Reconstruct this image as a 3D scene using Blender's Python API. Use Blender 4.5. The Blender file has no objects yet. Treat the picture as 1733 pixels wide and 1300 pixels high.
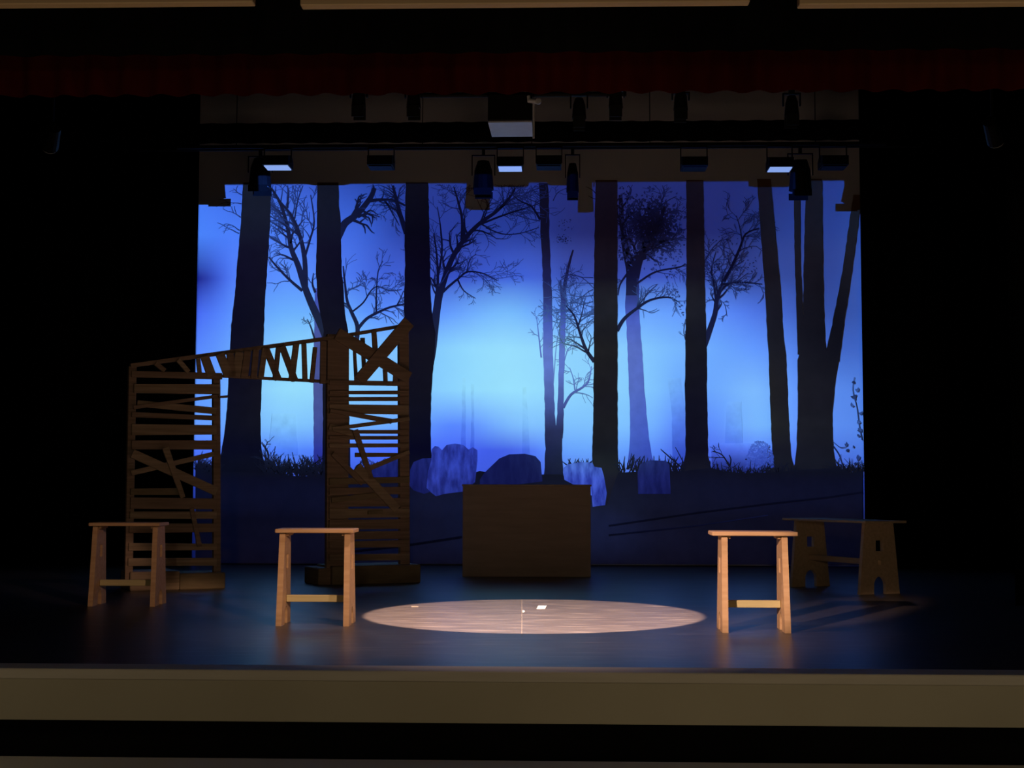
import bpy, bmesh, math, random
from mathutils import Vector, Matrix

# ------------------------------------------------------------------ camera
F = 2400.0
CAM = Vector((0.0, 0.0, 1.08))
YAW, PITCH, ROLL = math.radians(1.9), math.atan(175.0 / F), math.radians(0.15)
fwd = Vector((-math.sin(YAW) * math.cos(PITCH), math.cos(YAW) * math.cos(PITCH), math.sin(PITCH)))
rgt = Vector((math.cos(YAW), math.sin(YAW), 0.0))
upv = rgt.cross(fwd)
r2 = rgt * math.cos(ROLL) + upv * math.sin(ROLL)
u2 = upv * math.cos(ROLL) - rgt * math.sin(ROLL)
col = bpy.context.scene.collection
cam = bpy.data.cameras.new('camera')
cam.sensor_width = 36.0
cam.lens = F / 1733.0 * 36.0
cam.clip_end = 100
camo = bpy.data.objects.new('camera', cam)
M3 = Matrix((r2, u2, -fwd)).transposed()
camo.matrix_world = Matrix.Translation(CAM) @ M3.to_4x4()
col.objects.link(camo)
sc = bpy.context.scene
sc.camera = camo

# ------------------------------------------------------------------ world and exposure
w = bpy.data.worlds.new('dark_house')
w.use_nodes = True
w.node_tree.nodes['Background'].inputs[0].default_value = (0.0, 0.0, 0.0, 1)
w.node_tree.nodes['Background'].inputs[1].default_value = 0.0
sc.world = w
sc.view_settings.view_transform = 'Standard'
sc.view_settings.look = 'None'
sc.view_settings.gamma = 1.0
sc.view_settings.exposure = 0.0
sc.view_settings.use_curve_mapping = False

def s2l(c):
    c = c / 255.0
    return c / 12.92 if c <= 0.04045 else ((c + 0.055) / 1.055) ** 2.4
def rgb(r, g, b):
    # the photograph clips the blue of the brightest mist; the lamp does not
    R, G, B = s2l(r), s2l(g), s2l(b) * 1.03
    R = max(R - 0.011, 0.25 * R); G = max(G - 0.008, 0.4 * G)      # what the house light already gives the cloth
    return (R, G, max(B, min(2.4, 2.9 * G)) if b >= 250 else B, 1.0)

# a photograph pixel (1733 x 1300) and a real plane of the stage give a point of the stage
def ray(px, py):
    return fwd + r2 * ((px - 866.5) / F) - u2 * ((py - 650.0) / F)
def at(px, py, Y):
    d = ray(px, py)
    return CAM + d * ((Y - CAM.y) / d.y)
def ground(px, py, z=0.0):
    d = ray(px, py)
    return CAM + d * ((z - CAM.z) / d.z)
def on_plane(px, py, P, N):
    d = ray(px, py)
    return CAM + d * ((P - CAM).dot(N) / d.dot(N))

YB = 19.8                        # depth of the backdrop cloth
PROJ = Vector((at(863, 250, 14.35).x, 14.35, 4.70))   # projector lens

# ------------------------------------------------------------------ lights
# house lights still glowing dimly in the auditorium
def point(name, loc, power, colr, size=0.25):
    l = bpy.data.lights.new(name, 'POINT'); l.energy = power; l.color = colr; l.shadow_soft_size = size
    o = bpy.data.objects.new(name, l); o.location = loc; col.objects.link(o); return o
def spot(name, loc, target, power, colr, angle, blend, size):
    l = bpy.data.lights.new(name, 'SPOT'); l.energy = power; l.color = colr
    l.spot_size = math.radians(angle); l.spot_blend = blend; l.shadow_soft_size = size
    o = bpy.data.objects.new(name, l); o.location = loc
    o.rotation_euler = (Vector(target) - Vector(loc)).to_track_quat('-Z', 'Y').to_euler()
    col.objects.link(o); return o
point('house_light_left', (-4.0, 6.0, 0.6), 9, (1.0, 0.80, 0.50), 0.2)
point('house_light_right', (4.1, 6.0, 0.6), 9, (1.0, 0.80, 0.50), 0.2)
point('house_light_centre', (0.9, 5.4, -0.08), 16, (1.0, 0.76, 0.46), 0.15)
point('house_light_rear', (0.5, -7.0, 2.4), 260, (1.0, 0.78, 0.55), 0.3)
# added fill spots without fixtures, aimed up to brighten the ceiling panels and valance
spot('panel_fill_left', (-1.9, 5.7, -0.15), (-1.9, 8.5, 3.8), 62, (1.0, 0.72, 0.42), 62, 0.6, 0.1)
spot('panel_fill_right', (2.0, 5.7, -0.15), (2.0, 8.5, 3.8), 62, (1.0, 0.72, 0.42), 62, 0.6, 0.1)
# narrow warm front-of-house lamps, one for each trestle stool
def stool_lamp(name, loc, px, py, power, colr, angle):
    c = ground(px, py)
    spot(name, loc, (c.x, c.y + 0.2, 0.40), power, colr, angle, 0.5, 0.10)
stool_lamp('front_lamp_right_stool', (-4.0, 1.0, 3.5), 1281, 1071, 6800, (1.0, 0.66, 0.50), 5.5)
stool_lamp('front_lamp_left_stool', (3.4, 1.0, 3.5), 527, 1060, 2500, (1.0, 0.62, 0.40), 6.0)
stool_lamp('front_lamp_far_left_stool', (3.4, 1.0, 3.5), 205, 1026, 900, (1.0, 0.60, 0.42), 5.6)
# profile spotlight hung just behind the valance: the sharp pool on the floor
pool = ground(901, 1043)
spot('profile_spotlight_beam', (pool.x - 0.1, 9.95, 4.25), (pool.x, pool.y - 0.06, 0.0), 6600, (1.0, 0.68, 0.53), 34.3, 0.08, 0.015)
spot('profile_spotlight_scatter', (pool.x - 0.1, 9.95, 4.25), (pool.x, pool.y - 1.3, 0.0), 560, (1.0, 0.66, 0.56), 68, 1.0, 0.05)

# the projector: one lamp whose picture is a set of colour rows (left to right) stacked top to bottom
ROWS = [
 (309, [(345,70,118,240),(390,62,100,215),(480,60,95,205),(530,56,88,195),(590,46,76,175),(640,40,66,160),(700,36,54,135),(745,40,60,147),(800,34,50,130),(880,34,50,130),(950,30,42,112),(1050,28,40,105),(1110,30,43,110),(1200,30,43,110),(1270,28,41,104),(1330,34,50,122),(1410,36,56,130),(1452,38,60,138)]),
 (395, [(345,76,132,250),(390,76,126,250),(490,80,128,242),(530,72,114,235),(600,64,106,222),(650,48,78,182),(700,38,58,150),(760,35,56,148),(840,35,58,150),(900,36,58,148),(950,30,42,110),(1060,26,36,98),(1120,27,38,102),(1210,28,40,105),(1270,29,42,106),(1330,42,66,145),(1410,38,60,136),(1452,46,74,155)]),
 (470, [(340,30,40,140),(365,54,84,205),(390,80,124,250),(470,90,146,255),(520,90,142,250),(590,72,118,240),(640,56,90,205),(680,62,100,222),(740,44,72,185),(800,48,80,198),(850,56,94,215),(910,60,98,214),(960,46,70,165),(1060,48,72,170),(1130,56,86,195),(1220,42,66,152),(1280,38,56,132),(1330,48,76,160),(1400,34,57,132),(1452,50,82,168)]),
 (530, [(340,70,106,242),(390,90,144,255),(460,105,174,255),(520,110,180,255),(590,100,165,255),(640,84,138,254),(680,88,142,254),(740,88,144,255),(800,108,172,255),(860,120,194,255),(910,104,168,255),(960,90,144,244),(1060,104,166,255),(1130,100,160,255),(1220,88,140,252),(1290,68,108,220),(1340,62,98,195),(1400,42,70,150),(1452,50,84,170)]),
 (590, [(345,88,138,255),(390,100,160,255),(460,132,204,255),(520,146,218,255),(590,136,208,255),(650,118,184,255),(740,130,204,255),(800,144,218,255),(870,152,225,255),(960,136,206,255),(1055,136,206,255),(1130,118,186,255),(1220,102,164,255),(1290,92,148,252),(1345,80,128,230),(1410,58,96,190),(1452,60,100,195)]),
 (660, [(345,98,156,255),(390,110,170,255),(460,150,222,255),(520,152,224,255),(600,134,204,255),(680,124,190,255),(740,132,206,255),(800,144,218,255),(870,154,228,255),(960,140,212,255),(1055,134,206,255),(1110,126,196,255),(1150,100,160,255),(1220,106,168,255),(1270,126,190,255),(1300,114,176,255),(1345,98,154,252),(1452,76,124,220)]),
 (720, [(345,104,160,255),(390,104,164,255),(460,128,196,255),(520,128,196,255),(600,116,180,255),(680,108,170,255),(740,86,138,255),(790,80,126,252),(850,118,182,255),(900,128,194,255),(960,122,190,255),(1055,126,196,255),(1110,110,174,255),(1150,80,120,240),(1220,92,146,252),(1270,120,184,255),(1300,114,180,255),(1345,96,150,252),(1452,82,132,228)]),
 (762, [(345,80,120,250),(470,84,138,254),(520,84,134,252),(600,80,120,250),(680,74,110,250),(740,70,106,250),(790,64,96,240),(850,62,90,224),(900,74,110,240),(960,108,172,255),(1055,100,160,252),(1110,86,136,252),(1150,62,92,215),(1220,76,112,240),(1270,86,130,252),(1300,82,126,250),(1420,74,118,222),(1452,74,118,220)]),
 (812, [(345,50,72,190),(690,60,84,215),(760,72,104,240),(860,52,70,190),(990,84,122,250),(1110,58,82,205),(1452,54,78,195)]),
 (880, [(345,30,38,95),(760,40,52,130),(1010,66,96,220),(1110,42,52,120),(1452,34,40,90)]),
 (958, [(345,24,30,70),(896,30,36,84),(1452,24,28,60)]),
]
def build_projector_lamp():
    d0 = YB - PROJ.y
    l = bpy.data.lights.new('projector_beam', 'SPOT')
    l.energy = 4 * math.pi * (math.pi / 0.8) * d0 * d0
    l.spot_size = math.radians(138); l.spot_blend = 0.0; l.shadow_soft_size = 0.012
    l.use_nodes = True
    nt = l.node_tree; N = nt.nodes; L = nt.links
    N.clear()
    out = N.new('ShaderNodeOutputLight'); em = N.new('ShaderNodeEmission')
    L.new(em.outputs[0], out.inputs[0])
    tc = N.new('ShaderNodeTexCoord'); sp = N.new('ShaderNodeSeparateXYZ')
    L.new(tc.outputs['Normal'], sp.inputs[0])
    def m(op, a, b=None, clamp=False):
        n = N.new('ShaderNodeMath'); n.operation = op; n.use_clamp = clamp
        for i, v in enumerate((a, b)):
            if v is None: continue
            if isinstance(v, (int, float)): n.inputs[i].default_value = v
            else: L.new(v, n.inputs[i])
        return n.outputs[0]
    nz = m('ABSOLUTE', sp.outputs[2])
    u = m('DIVIDE', sp.outputs[0], nz)          # tangent to the right
    v = m('DIVIDE', sp.outputs[1], nz)          # tangent upwards
    xl = (at(331, 640, YB).x - PROJ.x) / d0; xr = (at(1461, 640, YB).x - PROJ.x) / d0
    def zt(py): return (at(896, py, YB).z - PROJ.z) / d0
    uu = m('DIVIDE', m('SUBTRACT', u, xl), xr - xl)
    prev = None; prevy = None
    for (py, stops) in ROWS:
        cr = N.new('ShaderNodeValToRGB')
        cr.color_ramp.interpolation = 'B_SPLINE'
        L.new(uu, cr.inputs[0])
        el = cr.color_ramp.elements
        ps = [((at(s[0], 640, YB).x - PROJ.x) / d0 - xl) / (xr - xl) for s in stops]
        el[0].position = max(0, ps[0]); el[0].color = rgb(*stops[0][1:])
        el[1].position = min(1, ps[-1]); el[1].color = rgb(*stops[-1][1:])
        for p, s in zip(ps[1:-1], stops[1:-1]):
            e = el.new(p); e.color = rgb(*s[1:])
        if prev is None:
            prev = cr.outputs[0]
        else:
            mr = N.new('ShaderNodeMapRange'); mr.interpolation_type = 'LINEAR'
            L.new(v, mr.inputs[0])
            mr.inputs[1].default_value = zt(prevy); mr.inputs[2].default_value = zt(py)
            mx = N.new('ShaderNodeMix'); mx.data_type = 'RGBA'
            L.new(mr.outputs[0], mx.inputs[0]); L.new(prev, mx.inputs[6]); L.new(cr.outputs[0], mx.inputs[7])
            prev = mx.outputs[2]
        prevy = py
    # frame of the picture
    inside = m('MULTIPLY', m('GREATER_THAN', uu, 0.0), m('LESS_THAN', uu, 1.0))
    # top edge falls slightly to the left, as the hung cloth shows it
    ztl = (at(400, 313, YB).z - PROJ.z) / d0; ztr = (at(1400, 306, YB).z - PROJ.z) / d0
    top = m('ADD', ztl, m('MULTIPLY', uu, ztr - ztl))
    inside = m('MULTIPLY', inside, m('LESS_THAN', v, top))
    inside = m('MULTIPLY', inside, m('GREATER_THAN', v, zt(957)))
    L.new(prev, em.inputs[0])
    L.new(m('MULTIPLY', inside, m('DIVIDE', 1.0, m('POWER', nz, 3.0))), em.inputs[1])
    o = bpy.data.objects.new('projector_beam', l)
    o.location = PROJ
    o.rotation_euler = (math.pi / 2, 0, 0)      # -Z looks along +Y
    col.objects.link(o)
build_projector_lamp()

# ------------------------------------------------------------------ materials
def principled(name):
    m = bpy.data.materials.new(name); m.use_nodes = True
    return m, m.node_tree, m.node_tree.nodes['Principled BSDF']
def mat(name, c1, c2=None, rough=0.6, scale=(6, 6, 6), detail=4, spec=0.4, bump=0.0, metal=0.0, object_space=True):
    m, nt, b = principled(name)
    b.inputs['Roughness'].default_value = rough
    b.inputs['Specular IOR Level'].default_value = spec
    b.inputs['Metallic'].default_value = metal
    c2 = c2 or tuple(x * 0.75 for x in c1)
    tc = nt.nodes.new('ShaderNodeTexCoord'); mp = nt.nodes.new('ShaderNodeMapping')
    mp.inputs['Scale'].default_value = scale
    nz = nt.nodes.new('ShaderNodeTexNoise'); nz.inputs['Detail'].default_value = detail; nz.inputs['Scale'].default_value = 1.0
    cr = nt.nodes.new('ShaderNodeValToRGB')
    cr.color_ramp.elements[0].position = 0.3; cr.color_ramp.elements[0].color = (*c2, 1)
    cr.color_ramp.elements[1].position = 0.7; cr.color_ramp.elements[1].color = (*c1, 1)
    L = nt.links
    L.new(tc.outputs['Object'], mp.inputs[0]); L.new(mp.outputs[0], nz.inputs['Vector'])
    L.new(nz.outputs[0], cr.inputs[0]); L.new(cr.outputs[0], b.inputs['Base Color'])
    if bump:
        bp = nt.nodes.new('ShaderNodeBump'); bp.inputs['Strength'].default_value = bump; bp.inputs['Distance'].default_value = 0.01
        L.new(nz.outputs[0], bp.inputs['Height']); L.new(bp.outputs[0], b.inputs['Normal'])
    return m
M_PINE = mat('pine_board', (0.62, 0.40, 0.22), (0.50, 0.30, 0.15), 0.55, (3, 30, 30), bump=0.1)
M_PINE2 = mat('pale_pine_board', (0.60, 0.52, 0.26), (0.50, 0.42, 0.20), 0.55, (4, 40, 40), bump=0.1)
M_PINE_DULL = mat('weathered_board', (0.64, 0.46, 0.28), (0.52, 0.36, 0.21), 0.7, (3, 30, 30), bump=0.1)
M_OLD = mat('old_grey_plank', (0.46, 0.31, 0.22), (0.28, 0.19, 0.13), 0.85, (2, 2, 40), bump=0.3)
M_OLD2 = mat('old_brown_plank', (0.56, 0.41, 0.28), (0.36, 0.26, 0.17), 0.85, (2, 2, 40), bump=0.3)
M_OLD3 = mat('base_timber', (0.36, 0.27, 0.16), (0.27, 0.20, 0.12), 0.8, (4, 4, 20), bump=0.2)
M_CRATE = mat('crate_stain', (0.58, 0.44, 0.35), (0.48, 0.36, 0.28), 0.75, (2, 2, 14), bump=0.15)
M_VELVET = mat('black_velvet', (0.006, 0.006, 0.007), (0.004, 0.004, 0.005), 1.0, (8, 8, 3), spec=0.0)
M_RED = mat('dark_red_velour', (0.055, 0.005, 0.003), (0.036, 0.003, 0.002), 1.0, (8, 8, 3), spec=0.0)
M_BLACK = mat('black_metal', (0.010, 0.010, 0.011), (0.007, 0.007, 0.008), 0.6, (12, 12, 12), spec=0.15)
M_GREY = mat('grey_metal', (0.45, 0.46, 0.48), (0.36, 0.37, 0.40), 0.4, (12, 12, 12))
M_WHITE = mat('white_enamel', (0.66, 0.68, 0.72), (0.58, 0.60, 0.64), 0.5, (12, 12, 12))
M_LENS = mat('lamp_lens', (0.10, 0.11, 0.13), (0.06, 0.07, 0.09), 0.1, (12, 12, 12), spec=0.8)
M_FASCIA = mat('stage_fascia_paint', (0.62, 0.57, 0.42), (0.56, 0.51, 0.37), 0.7, (1.2, 1.2, 1.2), bump=0.05)
M_LEDGE = mat('pale_rail_paint', (0.86, 0.80, 0.64), (0.80, 0.74, 0.58), 0.7, (1.2, 1.2, 1.2))
M_NOSE = mat('stage_nosing_board', (0.78, 0.72, 0.60), (0.70, 0.64, 0.53), 0.6, (2, 20, 20), bump=0.05)
M_PANEL = mat('ceiling_panel_wood', (0.70, 0.50, 0.30), (0.62, 0.44, 0.26), 0.6, (1, 12, 12), bump=0.05)
M_DARK = mat('dark_wall_paint', (0.010, 0.010, 0.011), (0.007, 0.007, 0.008), 0.95, (2, 2, 2), spec=0.1)
M_TAPE2 = mat('worn_floor_tape', (0.22, 0.19, 0.15), (0.16, 0.14, 0.11), 0.7, (30, 30, 30))
M_TAPE = mat('white_floor_tape', (0.85, 0.80, 0.66), (0.75, 0.70, 0.58), 0.6, (30, 30, 30))

def floor_material():
    m, nt, b = principled('stage_floor')
    N = nt.nodes; L = nt.links
    tc = N.new('ShaderNodeTexCoord')
    def noise(scale, detail):
        mp = N.new('ShaderNodeMapping'); mp.inputs['Scale'].default_value = scale
        n = N.new('ShaderNodeTexNoise'); n.inputs['Scale'].default_value = 1.0; n.inputs['Detail'].default_value = detail
        L.new(tc.outputs['Object'], mp.inputs[0]); L.new(mp.outputs[0], n.inputs['Vector']); return n
    n1 = noise((1.2, 3.5, 1), 5); n2 = noise((2.6, 13, 1), 8)
    c1 = N.new('ShaderNodeValToRGB')
    c1.color_ramp.elements[0].position = 0.25; c1.color_ramp.elements[0].color = (0.050, 0.040, 0.036, 1)
    c1.color_ramp.elements[1].position = 0.75; c1.color_ramp.elements[1].color = (0.075, 0.062, 0.054, 1)
    L.new(n1.outputs[0], c1.inputs[0])
    c2 = N.new('ShaderNodeValToRGB')                   # worn streaks
    c2.color_ramp.elements[0].position = 0.50; c2.color_ramp.elements[0].color = (0, 0, 0, 1)
    c2.color_ramp.elements[1].position = 0.78; c2.color_ramp.elements[1].color = (1, 1, 1, 1)
    L.new(n2.outputs[0], c2.inputs[0])
    mx = N.new('ShaderNodeMix'); mx.data_type = 'RGBA'
    L.new(c2.outputs[0], mx.inputs[0]); L.new(c1.outputs[0], mx.inputs[6]); mx.inputs[7].default_value = (0.15, 0.125, 0.105, 1)
    L.new(mx.outputs[2], b.inputs['Base Color'])
    mr = N.new('ShaderNodeMapRange'); L.new(n1.outputs[0], mr.inputs[0])
    mr.inputs[3].default_value = 0.34; mr.inputs[4].default_value = 0.38
    L.new(mr.outputs[0], b.inputs['Roughness'])
    b.inputs['Specular IOR Level'].default_value = 0.6
    return m
M_FLOOR = floor_material()

def cloth_material():
    m = mat('backdrop_cloth', (0.81, 0.80, 0.79), (0.79, 0.78, 0.77), 1.0, (3, 3, 3), spec=0.0)
    return m
M_CLOTH = cloth_material()
def paint_material():
    m, nt, b = principled('projection_paint')  # paint stands in for the unlit parts of the projected picture
    a = nt.nodes.new('ShaderNodeAttribute'); a.attribute_name = 'paint'
    tc = nt.nodes.new('ShaderNodeTexCoord'); n = nt.nodes.new('ShaderNodeTexNoise'); n.inputs['Scale'].default_value = 7.0; n.inputs['Detail'].default_value = 5
    mr = nt.nodes.new('ShaderNodeMapRange'); mr.inputs[3].default_value = 0.8; mr.inputs[4].default_value = 1.2
    mx = nt.nodes.new('ShaderNodeVectorMath'); mx.operation = 'SCALE'
    L = nt.links
    L.new(tc.outputs['Object'], n.inputs['Vector']); L.new(n.outputs[0], mr.inputs[0])
    L.new(a.outputs['Color'], mx.inputs[0]); L.new(mr.outputs[0], mx.inputs['Scale']); L.new(mx.outputs[0], b.inputs['Base Color'])
    b.inputs['Roughness'].default_value = 1.0; b.inputs['Specular IOR Level'].default_value = 0.0
    return m
M_PAINT = paint_material()
def stone_paint(name, c1, c2):
    m, nt, b = principled(name)
    tc = nt.nodes.new('ShaderNodeTexCoord'); mp = nt.nodes.new('ShaderNodeMapping'); mp.inputs['Scale'].default_value = (14, 1, 4)
    n = nt.nodes.new('ShaderNodeTexNoise'); n.inputs['Scale'].default_value = 1.0; n.inputs['Detail'].default_value = 6
    cr = nt.nodes.new('ShaderNodeValToRGB')
    cr.color_ramp.elements[0].position = 0.35; cr.color_ramp.elements[0].color = (*c1, 1)
    cr.color_ramp.elements[1].position = 0.68; cr.color_ramp.elements[1].color = (*c2, 1)
    L = nt.links
    L.new(tc.outputs['Object'], mp.inputs[0]); L.new(mp.outputs[0], n.inputs['Vector']); L.new(n.outputs[0], cr.inputs[0]); L.new(cr.outputs[0], b.inputs['Base Color'])
    b.inputs['Roughness'].default_value = 1.0; b.inputs['Specular IOR Level'].default_value = 0.0
    return m

# ------------------------------------------------------------------ mesh helpers
class MB:
    def __init__(s): s.v = []; s.f = []; s.smooth = False
    def add(s, vs, fs):
        o = len(s.v); s.v += [tuple(p) for p in vs]; s.f += [tuple(i + o for i in f) for f in fs]; return s
    def box(s, c, size, M=None):
        x, y, z = [d / 2 for d in size]; c = Vector(c)
        vs = [Vector((a * x, b * y, d * z)) for a in (-1, 1) for b in (-1, 1) for d in (-1, 1)]
        vs = [(M @ p if M else p) + c for p in vs]
        return s.add(vs, [(0, 1, 3, 2), (4, 6, 7, 5), (0, 4, 5, 1), (2, 3, 7, 6), (0, 2, 6, 4), (1, 5, 7, 3)])
    def prism(s, poly, n):
        """poly: 3-D outline; n: extrusion vector"""
        k = len(poly); a = [Vector(p) for p in poly]; b = [p + n for p in a]
        fs = [tuple(range(k))[::-1], tuple(range(k, 2 * k))]
        fs += [(i, (i + 1) % k, (i + 1) % k + k, i + k) for i in range(k)]
        return s.add(a + b, fs)
    def tube(s, p0, p1, r0, r1=None, n=14, cap=True):
        r1 = r0 if r1 is None else r1
        p0 = Vector(p0); p1 = Vector(p1); d = (p1 - p0).normalized()
        t = Vector((0, 0, 1)) if abs(d.z) < 0.9 else Vector((1, 0, 0))
        a = d.cross(t).normalized(); b = d.cross(a)
        vs = []
        for p, r in ((p0, r0), (p1, r1)):
            vs += [p + a * (r * math.cos(2 * math.pi * i / n)) + b * (r * math.sin(2 * math.pi * i / n)) for i in range(n)]
        fs = [(i, (i + 1) % n, (i + 1) % n + n, i + n) for i in range(n)]
        if cap: fs += [tuple(range(n))[::-1], tuple(range(n, 2 * n))]
        return s.add(vs, fs)
    def build(s, name, material, parent=None, bevel=0.0, smooth=False, colors=None):
        me = bpy.data.meshes.new(name); me.from_pydata(s.v, [], s.f)
        bm = bmesh.new(); bm.from_mesh(me)
        if colors is None: bmesh.ops.recalc_face_normals(bm, faces=bm.faces)
        if bevel: bmesh.ops.bevel(bm, geom=list(bm.edges), offset=bevel, segments=1, affect='EDGES', profile=0.5)
        bm.to_mesh(me); bm.free()
        if smooth:
            for p in me.polygons: p.use_smooth = True
        if colors is not None:
            at_ = me.color_attributes.new('paint', 'FLOAT_COLOR', 'POINT')
            flat = [x for c in colors for x in (c[0], c[1], c[2], 1.0)]
            at_.data.foreach_set('color', flat)
        me.materials.append(material)
        o = bpy.data.objects.new(name, me); col.objects.link(o)
        if parent: o.parent = parent
        return o
def tag(o, label=None, cat=None, group=None, kind=None):
    if label: o['label'] = label
    if cat: o['category'] = cat
    if group: o['group'] = group
    if kind: o['kind'] = kind
    return o
def thing(name, label, cat, loc=(0, 0, 0), rz=0.0, group=None):
    o = bpy.data.objects.new(name, None); o.empty_display_size = 0.2
    o.location = loc; o.rotation_euler = (0, 0, rz); col.objects.link(o)
    return tag(o, label, cat, group)
def dup(root, loc, rz=None, label=None):
    r = root.copy(); col.objects.link(r); r.location = loc
    if rz is not None: r.rotation_euler = (0, 0, rz)
    if label: r['label'] = label
    for ch in root.children:
        c = ch.copy(); col.objects.link(c); c.parent = r
        for g in ch.children:
            d = g.copy(); col.objects.link(d); d.parent = c
    return r
def struct(o): o['kind'] = 'structure'; return o

# ------------------------------------------------------------------ the setting
YF = ground(866, 1138).y                 # front edge of the stage
Z_F = at(866, 1225, YF).z                # bottom of the painted fascia
b = MB(); b.box((0, (YF + 0.25 + 21.5) / 2, -0.1), (19, 21.5 - YF - 0.25, 0.2)); struct(b.build('floor', M_FLOOR))
b = MB(); b.box((0, YF + 0.125, -0.0285), (19, 0.25, 0.063)); struct(b.build('trim_1', M_NOSE, bevel=0.006))
b = MB(); b.box((0, YF + 0.127, (Z_F - 0.0605) / 2), (19, 0.246, -Z_F - 0.0605)); struct(b.build('wall_front', M_FASCIA))
b = MB(); b.box((0, YF + 0.5, -0.95), (19, 0.2, 1.5)); struct(b.build('wall_pit', M_DARK))
b = MB(); b.box((0, 7.6, -1.35), (19, 3.0, 0.2)); struct(b.build('floor_pit', M_DARK))
pz = at(866, 1287, 7.3).z
b = MB(); b.box((0, 7.0, pz - 0.45), (19, 0.6, 0.9)); struct(b.build('trim_2', M_LEDGE, bevel=0.01))
b = MB(); b.box((0, 21.6, 4.2), (19, 0.2, 8.8)); struct(b.build('wall_back', M_DARK))
b = MB(); b.box((-9.4, 15, 4.2), (0.2, 13.4, 8.8)); struct(b.build('wall_left', M_DARK))
b = MB(); b.box((9.4, 15, 4.2), (0.2, 13.4, 8.8)); struct(b.build('wall_right', M_DARK))
b = MB(); b.box((0, 15.2, 8.7), (19, 13.0, 0.2)); struct(b.build('ceiling', M_DARK))

# ------------------------------------------------------------------ curtains
def pleated(name, p0, p1, z0, z1, material, amp, pitch, label, cat, thick=0.01):
    p0 = Vector((p0[0], p0[1], 0)); p1 = Vector((p1[0], p1[1], 0))
    d = (p1 - p0); Ln = d.length; d.normalize(); n = Vector((-d.y, d.x, 0))
    k = max(8, int(Ln / pitch * 8)); mb = MB(); rnd = random.Random(name + label)
    ph = 0.0; ring = []
    for i in range(k + 1):
        t = i / k; ph += (0.8 + 0.4 * rnd.random()) * 2 * math.pi / 8
        ring.append(p0 + d * (Ln * t) + n * (amp * math.sin(ph)))
    rows = [z1, (z0 + z1) / 2, z0]
    vs = []
    for side in (0, 1):
        for j, z in enumerate(rows):
            a = 0.75 + 0.15 * j
            for i, p in enumerate(ring):
                base = p0 + d * (Ln * i / k)
                q = base + (p - base) * a + n * (thick * side)
                vs.append((q.x, q.y, z))
    fs = []; W = k + 1
    for side in (0, 1):
        o = side * 3 * W
        for j in range(2):
            for i in range(k):
                f = (o + j * W + i, o + j * W + i + 1, o + (j + 1) * W + i + 1, o + (j + 1) * W + i)
                fs.append(f if side else f[::-1])
    for i in range(k):
        for j in (0, 2):
            fs.append((j * W + i, j * W + i + 1, 3 * W + j * W + i + 1, 3 * W + j * W + i))
    for j in range(2):
        for i in (0, k):
            fs.append((j * W + i, (j + 1) * W + i, 3 * W + (j + 1) * W + i, 3 * W + j * W + i))
    mb.add(vs, fs)
    return tag(mb.build(name, material, smooth=True), label, cat)

legL = at(331, 640, 19.2).x; legR = at(1461, 640, 19.2).x
pleated('leg_curtain', (-8.6, 19.2), (legL, 19.2), 0.01, 7.4, M_VELVET, 0.05, 0.3, 'black leg curtain masking the left edge of the forest backdrop', 'curtain')
pleated('leg_curtain', (legR, 19.2), (8.6, 19.2), 0.01, 7.4, M_VELVET, 0.05, 0.3, 'black leg curtain masking the right edge of the forest backdrop', 'curtain')
pleated('leg_curtain', (-8.9, 13.2), (at(120, 640, 13.2).x - 0.9, 13.2), 0.01, 6.4, M_VELVET, 0.05, 0.3, 'black leg curtain further forward, at the far left of the stage', 'curtain')
pleated('leg_curtain', (at(1620, 640, 13.2).x + 0.5, 13.2), (8.9, 13.2), 0.01, 6.4, M_VELVET, 0.05, 0.3, 'black leg curtain further forward, at the far right of the stage', 'curtain')
zr0 = at(866, 157, 9.2).z; zh0 = at(866, 88, 8.75).z
pleated('valance_curtain', (-6.5, 9.2), (6.5, 9.2), zr0, zr0 + 0.9, M_RED, 0.035, 0.22, 'dark red pleated valance across the top of the stage opening', 'curtain')
pleated('border_curtain', (-6.5, 8.75), (6.5, 8.75), zh0, zh0 + 1.2, M_VELVET, 0.02, 0.3, 'black border cloth hanging just above the red valance', 'curtain')
zb0 = at(866, 240, 16.9).z; zb1 = at(866, 206, 16.9).z
pleated('border_curtain', (-6.5, 16.9), (6.5, 16.9), zb0, zb1, M_VELVET, 0.02, 0.3, 'narrow black border strip behind the hanging projector', 'curtain')
# beige strips of the house ceiling at the top of the frame, with dark gaps between them
def ceiling_panel(x0, x1, label):
    a = at(x0, 9, 7.9); c = at(x1, 10, 7.9)
    mb = MB(); z = (a.z + c.z) / 2
    mb.box(((a.x + c.x) / 2, 7.9, z + 0.6), (c.x - a.x, 0.08, 1.2))
    return tag(mb.build('ceiling_panel', M_PANEL, bevel=0.005), label, 'panel', 'beige panels at the top of the frame')
ceiling_panel(-60, 430, 'beige ceiling panel above the stage opening, leftmost of three')
ceiling_panel(510, 1268, 'beige ceiling panel above the stage opening, middle one of three')
ceiling_panel(1351, 1800, 'beige ceiling panel above the stage opening, rightmost of three')

# ------------------------------------------------------------------ the backdrop and its picture
zbot = ground(896, 956)
c0 = at(300, 640, YB); c1 = at(1490, 640, YB)
mb = MB(); mb.box(((c0.x + c1.x) / 2, YB + 0.012, 3.66), (c1.x - c0.x, 0.02, 7.3))
backdrop = tag(mb.build('projection_backdrop', M_CLOTH), 'wide cloth backdrop showing a misty blue forest graveyard at night', 'backdrop')

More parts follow.
